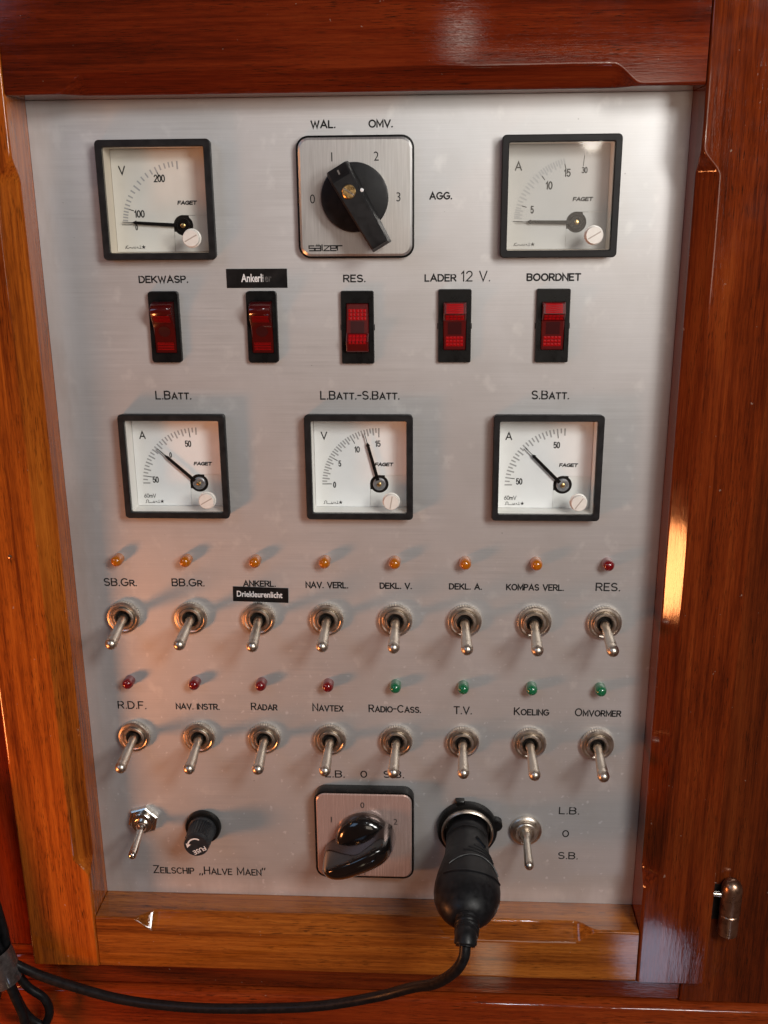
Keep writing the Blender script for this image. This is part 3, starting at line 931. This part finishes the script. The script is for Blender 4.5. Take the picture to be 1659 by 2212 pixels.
m2 = MB(); ribbon(m2, [(0, -19), (0, -22.8)], .3, 7.32, False); orient_up(m2); m2.build("index_line", INK, pl, recalc=False)
ang2 = math.radians(206.0)
c2, s2 = math.cos(ang2), math.sin(ang2)
mb = MB()
mb.lathe([(13.6, 7.4), (14.0, 8.2), (14.0, 11.0), (13.7, 12.6), (12.9, 14.0), (11.4, 15.2), (9.0, 16.2), (5, 16.9), (0, 17.1)], 56)
kn = mb.build("knob", BLACK_G, rs, angle=60)
mb = MB()
rings = []
for i in range(25):
    tt = -15.6 + (37.2) * i / 24
    k = (tt - 3.0) / 18.6
    env = max(0.0, 1 - abs(k) ** 3.2) ** 0.42
    hbs = 9.2 * env * (1.0 - .10 * k) + .25
    hts = 4.9 * env * (1.0 - .06 * k) + .12
    top = 12.5 + 19.5 * env ** .55 - 1.2 * max(0, -k)
    rg = []
    lo_, cr_, up_ = 11.6 * env * (1 - .08 * k) + .25, -3.4 * env - .1, -5.6 * env - .2
    rg += [(tt, up_, 8.2), (tt, up_ + .25 * env, 8.2 + (top - 8.2) * .45), (tt, cr_ - .9 * env, 8.2 + (top - 8.2) * .86), (tt, cr_ - .25 * env, top - .5 * env), (tt, cr_ + .5 * env, top)]
    for j in range(1, 13):
        x_ = j / 12
        xx = cr_ + .5 * env + (lo_ - cr_ - .5 * env) * x_
        rg.append((tt, xx, 8.2 + (top - 8.2) * (max(0.0, 1 - x_ ** 2.7)) ** .6))
    rings.append(rg)
mb.loft(rings)
mb.xform(lambda a, bb, c: (a * c2 - bb * s2, a * s2 + bb * c2, c))
wing = mb.build("wing_grip", BLACK_G, rs, angle=75)
mb = MB(); mb.lathe([(2.3, 0), (2.3, .8), (2.0, 1.0), (0, 1.0)], 22)
mb.box(-.28, .28, -2.0, 2.0, .9, 1.06)
nrm = Vector((0.30, -0.62, 0.72)).normalized()
rot = nrm.to_track_quat('Z', 'Y').to_matrix()
org = Vector((-1.4, -8.2, 24.0))
mb.xform(lambda a, bb, c: tuple(rot @ Vector((a, bb, c)) + org)); mb.build("clamp_screw", GREYM, wing)


# ------------------------------------------------------------------ rocker switches
def rocker_body(prof, W, r=0.5):
    m_ = MB()
    rings = []
    for a, ins in ((-W / 2, .35), (-W / 2 + .35, 0), (W / 2 - .35, 0), (W / 2, .35)):
        rings.append([(a, v_, ww - (ins if ww > 1 else 0)) for v_, ww in prof])
    m_.loft(rings)
    return m_


def prism(m_, u0, u1, v0, v1, nu, nv, wf, hgt=.34):
    du, dv = (u1 - u0) / nu, (v1 - v0) / nv
    for i in range(nu):
        for j in range(nv):
            a0, a1, b0, b1 = u0 + du * (i + .06), u0 + du * (i + .94), v0 + dv * (j + .06), v0 + dv * (j + .94)
            c0, c1 = wf(b0), wf(b1)
            am, bmid = (a0 + a1) / 2, (b0 + b1) / 2
            m_.add([(a0, b0, c0), (a1, b0, c0), (a1, b1, c1), (a0, b1, c1), (am, bmid, wf(bmid) + hgt)], [(0, 1, 4), (1, 2, 4), (2, 3, 4), (3, 0, 4)])


def interp(prof):
    pr = sorted((p for p in prof if p[1] > .9), key=lambda p: p[0])

    def f(v_):
        for (a, b0), (c, d) in zip(pr, pr[1:]):
            if a <= v_ <= c: return b0 + (d - b0) * (v_ - a) / (c - a + 1e-9)
        return pr[0][1] if v_ < pr[0][0] else pr[-1][1]
    return f


def round_rocker(label, u, v):
    root = thing("rocker_switch", label, "rocker switch", u, v, "red rocker switches in a row")
    m_ = MB(); r = lambda W, H, rr, ww: rrect(0, 0, W, H, rr, 4, ww)
    m_.loft([r(13.2, 30.6, 1.4, 0), r(13.3, 30.7, 1.5, 1.9), r(12.8, 30.2, 1.3, 2.5), r(9.6, 23.0, .5, 2.5), r(9.4, 22.8, .4, 1.9)], cap1=True)
    m_.build("bezel", BLACK_S, root)
    prof = [(-11.1, .4), (-11.1, 2.0), (-10.8, 2.5), (-7, 2.7), (-4, 3.0), (-1, 3.6), (2, 5.0), (4.4, 6.9), (6.2, 8.1), (7.4, 8.4), (8.6, 8.0), (9.7, 6.9), (10.5, 5.2), (10.9, 3.2), (11.0, .4)]
    m_ = rocker_body(prof, 9.2)
    b_ = m_.build("rocker", RED_OLD, root, angle=40)
    f = interp(prof)
    m2_ = MB()
    for v_ in (-9.6, -8.9, -8.2, -7.5, -6.8, 2.6, 3.2, 3.8, 4.4, 5.0):
        m2_.add([(-3.6, v_, f(v_) + .03), (3.6, v_, f(v_) + .03), (3.6, v_ + .26, f(v_ + .26) + .14), (-3.6, v_ + .26, f(v_ + .26) + .14)], [(0, 1, 2, 3)])
    m2_.build("ribs", RED_PRISM, b_)
    m2_ = MB(); ring_ = []
    for rr in (2.6, 1.3):
        ring_.append([(rr * math.cos(2 * math.pi * i / 24), -1.6 + .9 * rr * math.sin(2 * math.pi * i / 24), 0) for i in range(24)])
    ring_ = [[(a, bb, f(bb) + .08) for a, bb, c in rg] for rg in ring_]
    m2_.loft(ring_, False, True); m2_.build("lamp_window", RED_DARK, b_)
    return root


def flat_rocker(label, u, v, flip=False):
    root = thing("rocker_switch", label, "rocker switch", u, v, "red rocker switches in a row")
    m_ = MB(); r = lambda W, H, rr, ww: rrect(0, 0, W, H, rr, 3, ww)
    m_.loft([r(14.1, 31.0, .7, 0), r(14.1, 31.0, .7, 1.7), r(13.6, 30.5, .5, 2.2), r(10.2, 20.9, .3, 2.2), r(10.1, 20.8, .3, 1.2)], cap1=True)
    m_.box(6.9, 7.35, -1.2, 1.2, 0, .9); m_.box(-7.35, -6.9, -1.2, 1.2, 0, .9)
    m_.build("bezel", BLACK_S, root)
    sg = -1 if flip else 1
    prof = [(-10.2, .6), (-10.2, 1.3), (-9.8, 1.6), (-3.4, 2.3), (2.2, 3.1), (5.2, 6.0), (5.6, 6.3), (9.6, 4.6), (10.1, 4.0), (10.1, .6)]
    prof = [(a * sg, c) for a, c in prof]
    f = interp(prof)
    b_ = rocker_body(prof, 9.6).build("rocker", RED_NEW, root, angle=20)
    m2_ = MB()
    if not flip:
        prism(m2_, -4.0, 4.0, 2.6, 5.0, 5, 2, lambda v_: f(v_) + .02, .25)
        prism(m2_, -3.8, 3.8, -8.6, -4.2, 5, 3, lambda v_: f(v_) + .02)
        for kx in range(5): prism(m2_, -4.1, 4.1, 5.75 + kx * .8, 6.5 + kx * .8, 1, 1, lambda v_: f(v_) + .02, .16)
        lam = (-3.4, 1.9)
    else:
        prism(m2_, -3.9, 3.9, 3.2, 8.0, 5, 3, lambda v_: f(v_) + .02)
        prism(m2_, -3.9, 3.9, -6.6, -2.6, 5, 3, lambda v_: f(v_) + .02)
        lam = (-2.2, 2.8)
    m2_.build("prism_grid", RED_PRISM, b_, smooth=False)
    m2_ = MB(); m2_.loft([[(-2.9, v_, f(v_) + .06), (2.9, v_, f(v_) + .06), (2.9, v_, f(v_) + .12), (-2.9, v_, f(v_) + .12)] for v_ in [lam[0] + (lam[1] - lam[0]) * i / 6 for i in range(7)]])
    m2_.build("lamp_window", RED_DARK, b_)
    return root


round_rocker("old rounded dark red rocker switch under the engraved DEKWASP. caption", -95.4, 44.2)
round_rocker("old rounded dark red rocker switch under the black label tape", -52.9, 44.1)
flat_rocker("flat red rocker switch with its bottom half raised, under the RES. caption", -11.7, 43.8, True)
flat_rocker("bright red rocker switch with raised top half, under LADER 12 V.", 29.9, 44.3)
flat_rocker("bright red rocker switch with raised top half, under BOORDNET", 71.5, 44.3)

# ------------------------------------------------------------------ indicator lights
COLX = [-125.6 + 32.33 * i for i in range(8)]


def make_led(mat):
    m_ = MB(); m_.lathe([(2.75, 0), (2.75, 3.2), (2.68, 3.9), (2.45, 4.7), (2.0, 5.4), (1.4, 5.9), (.7, 6.15), (0, 6.2)], 28)
    return m_.build("indicator_light", mat, angle=50)


CAPS1 = ["SB.GR.", "BB.GR.", "ANKERL.", "NAV. VERL.", "DEKL. V.", "DEKL. A.", "KOMPAS VERL.", "RES."]
CAPS2 = ["R.D.F.", "NAV. INSTR.", "RADAR", "NAVTEX", "RADIO-CASS.", "T.V.", "KOELING", "OMVORMER"]
leds = {}
for row, (caps, zz) in enumerate(((CAPS1, -62.9), (CAPS2, -125.7))):
    for i, cp_ in enumerate(caps):
        kind = ("amber", AMBER) if row == 0 and i < 7 else ("green", GREENL) if row == 1 and i > 3 else ("red", REDL)
        if kind[0] in leds:
            o = leds[kind[0]].copy(); COL.objects.link(o)
        else:
            o = make_led(kind[1]); leds[kind[0]] = o
        o.location = (COLX[i] * S, 0, zz * S)
        where = "lower LED row" if row else "upper LED row"
        tag(o, f"small {kind[0]} indicator light above the engraved {cp_} caption, {where}", "indicator light", f"{kind[0]} indicator lights")


# ------------------------------------------------------------------ toggle switches
def lever_mesh(prof, tilt, side=0.0):
    m_ = MB(); m_.lathe(prof, 24)
    ct, st_ = math.cos(tilt), math.sin(tilt)
    cs, ss = math.cos(side), math.sin(side)

    def f(a, bb, c):
        b2, c2_ = bb * ct - c * st_, bb * st_ + c * ct
        return (a * cs + c2_ * ss, b2, -a * ss + c2_ * cs)
    return m_.xform(f)


def make_toggle(label):
    root = thing("toggle_switch", label, "toggle switch", 0, 0, "round-nut toggle switches in two rows")
    m_ = MB(); m_.lathe([(7.6, 0), (8.0, .4), (8.0, 2.3), (7.5, 2.8), (6.6, 3.0), (6.0, 2.7), (5.7, 2.4), (5.5, 2.4), (5.5, 1.0)], 84, knurl={1: .965, 2: .965}, cap1=False)
    m_.build("knurled_nut", NICKEL, root)
    m_ = MB(); m_.lathe([(5.35, .6), (5.35, 3.3), (5.1, 3.6), (4.3, 3.6), (3.9, 3.2), (3.5, 2.2), (3.35, .4)], 44, cap1=False)
    m_.build("bushing", NICKEL, root)
    m_ = MB(); m_.lathe([(3.4, .3), (3.4, .5), (0, .5)], 24); m_.build("throat", DARK, root)
    m_ = lever_mesh([(0, .7), (1.6, .8), (2.1, 2.2), (2.25, 3.4), (2.1, 4.6), (1.9, 5.6), (2.0, 8), (2.3, 13), (2.55, 18), (2.6, 20), (2.5, 20.6), (2.6, 21.2), (2.8, 22.3), (2.75, 23.5), (2.3, 24.6), (1.6, 25.3), (.8, 25.7), (0, 25.8)], math.radians(10.5))
    m_.build("lever", NICKEL, root, angle=60)
    return root


first = None
for row, (caps, zz) in enumerate(((CAPS1, -92.0), (CAPS2, -155.4))):
    for i, cp_ in enumerate(caps):
        lab = f"round-nut toggle switch below the engraved {cp_} caption" if not (row == 0 and i in (2, 7)) else ("round-nut toggle switch directly below the narrow black label tape" if i == 2 else "round-nut toggle switch below the red light and RES. caption")
        if first is None:
            first = make_toggle(lab); o = first
        else:
            o = dup(first, 0, 0, lab)
        o.location = (COLX[i] * S + .2 * S, 0, zz * S)
        lv = [c for c in o.children if c.name.startswith("lever")][0]
        lv.rotation_euler = (math.radians(random.uniform(-1.2, 1.2)), 0, math.radians(random.uniform(-1.6, 1.6)))
        for c in o.children:
            if c.name.startswith("knurled"): c.rotation_euler = (0, random.uniform(0, 3), 0)

tg = thing("toggle_switch", "toggle switch with a bright hexagon nut and slim lever at lower left", "toggle switch", -124.6, -203.0)
m_ = MB(); hexr = lambda r, ww: [(r * math.cos(math.radians(60 * i + 17)), r * math.sin(math.radians(60 * i + 17)), ww) for i in range(6)]
m_.loft([hexr(7.9, 0), hexr(7.9, 2.4), hexr(7.2, 2.9)]); m_.build("hexagon_nut", CHROME, tg)
m_ = MB(); m_.lathe([(5.6, 2.6), (5.6, 4.6), (5.2, 5.0), (3.6, 5.2), (3.0, 4.8), (0, 4.6)], 36); m_.build("bushing", CHROME, tg)
m_ = lever_mesh([(0, 3.5), (2.6, 4.0), (2.9, 5.4), (2.5, 6.8), (1.8, 7.8), (1.75, 9), (1.95, 18), (2.1, 22), (2.0, 23.3), (1.5, 24.2), (.7, 24.7), (0, 24.8)], math.radians(15))
m_.build("lever", CHROME, tg, angle=60)
tg = thing("toggle_switch", "toggle switch beside the L.B., O, S.B. captions at lower right", "toggle switch", 68.2, -204.6)
m_ = MB(); m_.lathe([(7.6, 0), (8.0, .5), (7.9, 1.6), (7.3, 2.2), (6.4, 2.5), (5.9, 2.2), (5.7, 2.3), (5.5, 3.4), (5.1, 3.8), (4.2, 3.8), (3.4, 3.2), (0, 3.0)], 60); m_.build("round_nut", NICKEL, tg)
m_ = lever_mesh([(0, 2.0), (2.5, 2.6), (2.8, 4.0), (2.5, 5.4), (1.9, 6.4), (1.85, 8), (2.1, 18), (2.3, 22), (2.2, 23.4), (1.6, 24.4), (.7, 24.9), (0, 25)], math.radians(11))
m_.build("lever", NICKEL, tg, angle=60)

# ------------------------------------------------------------------ fuse holder
fh = thing("fuse_holder", "black knurled screw-cap fuse holder with white lettering on its end", "fuse holder", -94.2, -206.2)
m_ = MB(); m_.lathe([(8.8, 0), (9.1, .4), (9.1, 2.2), (8.6, 3.0), (7.2, 3.3), (0, 3.3)], 48); m_.build("collar", BLACK_S, fh)
m_ = MB(); m_.lathe([(7.1, 3.0), (7.1, 4.2), (6.7, 4.6), (6.4, 14.6), (6.3, 15.2), (6.15, 16.6), (5.8, 17.2), (0, 17.2)], 56, knurl={2: .90, 3: .90}); cp = m_.build("screw_cap", plain("ribbed_grey_black_plastic", (0.022, 0.023, 0.026), 0.38, nscale=300, namp=0.25), fh)
m_ = MB(); font_mesh(m_, "FUSE", 0.6, 0, 3.3, 1.0, .02, 17.28, rot=0.0)
r_ = math.radians(207)
m_.xform(lambda a, bb, c: ((a - .6) * math.cos(r_) - (bb + 2.9) * math.sin(r_) * 1.0, (a - .6) * math.sin(r_) + (bb + .6) * math.cos(r_), c))
orient_up(m_); m_.xform(lambda a, bb, c: (a - .1, bb - 1.0, c)); m_.build("lettering", TAPEW, cp, recalc=False)
m_ = MB(); ribbon(m_, arc(-.3, .2, 3.7, 3.7, 62, 168, 14), .75, 17.27)
m_.add([(-5.0, 1.2, 17.27), (-2.6, .6, 17.27), (-4.4, -1.3, 17.27)], [(0, 1, 2)]); orient_up(m_); m_.build("turn_arrow", TAPEW, cp, recalc=False)

# ------------------------------------------------------------------ 12 volt socket and the plug in it
so = thing("power_socket", "round black socket with a metal rim holding the black plug", "socket", 39.1, -203.6)
m_ = MB(); m_.lathe([(14.6, 0), (15.0, .5), (15.0, 3.2), (14.5, 4.2), (13.4, 4.6), (12.0, 4.6), (12.0, 1)], 56, cap1=False)
m_.box(-6.0, -1.5, 14.2, 16.4, 0, 3.2, .5); m_.build("flange", BLACK_S, so)
m_ = MB(); m_.lathe([(3.2, 0), (3.2, 3.6), (2.8, 4.2), (0, 4.3)], 24, (14.2, 3.2)); m_.build("lid_hinge", BLACK_S, so)
m_ = MB(); m_.lathe([(12.9, 4.0), (13.0, 5.4), (12.7, 6.2), (12.1, 6.6), (11.5, 6.3), (11.1, 5.4), (11.0, -3)], 56, cap1=False); m_.build("metal_rim", NICKEL, so)

pg = thing("power_plug", "black moulded car plug with its cable sweeping down to the left", "plug", 39.1, -203.6)
droop = math.radians(2.0)


def pf(a, bb, c):
    fl = 1.0
    if c > 26: fl = 1.0 - .16 * smooth01((c - 24) / 20)
    return (a - c * .028, bb * fl - c * math.sin(droop), c)


m_ = MB(); m_.lathe([(10.2, -2), (10.2, 6.9), (10.35, 7.1), (10.35, 12), (10.15, 12.3), (10.15, 13.1), (10.35, 13.4), (10.4, 18), (10.8, 24), (11.7, 29), (13.0, 34), (14.1, 39), (14.9, 44), (15.2, 48.5), (14.9, 53), (13.7, 57), (11.9, 60.5), (9.7, 63.3), (7.6, 65.2), (5.5, 66.2), (0, 66.6)], 56)
m_.xform(pf); body = m_.build("moulded_body", RUBBER, pg, angle=60)
m_ = MB()                                                          # raised grip ribs and thumb patch on the upper side
def on_body(th, c, lift=0.12):
    pr = [(10.4, 18), (10.8, 24), (11.7, 29), (13.0, 34), (14.1, 39), (14.9, 44), (15.2, 48.5), (14.9, 53), (13.7, 57)]
    r_ = pr[-1][0]
    for (a, b0), (d, e_) in zip(pr, pr[1:]):
        if b0 <= c <= e_: r_ = a + (d - a) * (c - b0) / (e_ - b0)
    r_ += lift
    return pf(r_ * math.cos(th), r_ * math.sin(th), c)
for c0, t0, t1 in ((28.5, 20, 75), (31, 22, 88), (33.5, 24, 98)):
    tube(m_, [on_body(math.radians(t0 + (t1 - t0) * i / 14), c0 + 1.2 * (1 - i / 14)) for i in range(15)], .38, 8)
pts_ = [on_body(math.radians(15 + 110 * i / 20), 37 + 9 * ((i / 20 - .5) * 2) ** 2 * .5) for i in range(21)]
tube(m_, pts_, .42, 8)
tube(m_, [on_body(math.radians(15 + 120 * i / 20), 47.0 + 2.5 * math.sin(i / 20 * math.pi)) for i in range(21)], .5, 8)
m_.build("grip_ribs", RUBBER, body)
m_ = MB()
for i in range(2):
    pass
tube(m_, [on_body(math.radians(66 - 26 * i / 8), 21.5 + 4.4 * i / 8, -.25) for i in range(9)], 1.05, 10); m_.build("lamp_slot", plain("slot_black", (.002, .002, .002), .25), body)
# strain relief bends down towards the cable
axis0 = pf(0, 0, 63)
sr = spline([axis0, (axis0[0] - .2, axis0[1] - .6, 67), (axis0[0] - .3, axis0[1] - 1.4, 71), (36.5 - 39.1, -207.3 + 203.6, 75), (36.2 - 39.1, -209.9 + 203.6, 77.8)], 10)
m_ = MB(); tube(m_, sr, lambda x: (5.4 - .5 * x) * (1 + .055 * math.sin(x * 44)) if x < .72 else (4.9 if x < .95 else 4.2), 24); m_.build("strain_relief", RUBBER, pg, angle=70)
CP = [(36.2, -209.6, 77.5), (35.4, -214.6, 79.5), (31.6, -223.5, 77.5), (23.6, -236.5, 70), (12.5, -248.5, 60), (-4, -261.5, 52), (-32, -273.5, 46), (-64, -280.5, 41.5), (-97, -284.5, 38), (-131, -284.5, 34.5), (-159, -278.5, 32.5), (-180, -271.5, 31), (-192, -262, 31), (-199, -240, 31), (-204, -205, 33)]
CP = [(a - 39.1, bb + 203.6, c) for a, bb, c in CP]
m_ = MB(); tube(m_, spline(CP, 10), 2.4, 16); m_.build("cable", RUBBER, pg, angle=80)

# ------------------------------------------------------------------ tied bundle of spare cable at the left edge
bd = thing("cable_bundle", "tied coil of spare black cable hanging at the lower left edge", "cable coil", -191, -268)
def B(pts): return spline([(a + 191, bb + 268, c) for a, bb, c in pts], 9)
loops = [
    [(-203, -180, 34), (-195, -215, 31), (-191.5, -245, 29), (-190, -268, 28), (-184, -283, 28), (-176, -292, 27), (-174.5, -302, 26), (-179, -310, 26), (-186, -303, 27), (-190, -290, 28), (-193, -272, 30), (-197, -240, 30), (-206, -200, 31)],
    [(-206, -178, 38), (-199, -215, 37), (-195, -245, 36), (-191, -268, 35), (-187, -284, 35), (-184.5, -298, 34), (-186, -312, 33), (-193, -322, 33), (-203, -315, 34), (-204, -296, 35), (-199, -275, 36), (-201, -245, 36), (-211, -200, 37)],
    [(-210, -180, 31), (-203, -215, 30), (-199, -250, 30), (-196, -270, 31), (-198, -288, 33), (-206, -305, 33), (-218, -310, 33), (-224, -290, 33)]]
for L in loops:
    m_ = MB(); tube(m_, B(L), 2.2, 14); m_.build("cable_loop", RUBBER, bd, angle=80)
m_ = MB()
rings = []
for c0, k in ((-258.5, .97), (-262, 1.0), (-268, 1.02), (-273.5, 1.0), (-276.5, .96)):
    rings.append([(-193.0 + 191 + (c0 + 268) * -.22 + 8.0 * k * math.cos(2 * math.pi * j / 28), c0 + 268 + 2.4 * math.cos(2 * math.pi * j / 28), 32.5 + 8.2 * k * math.sin(2 * math.pi * j / 28)) for j in range(28)])
m_.loft(rings, False, False); m_.build("tape_band", FOIL, bd, angle=70)

bpy.context.view_layer.update()
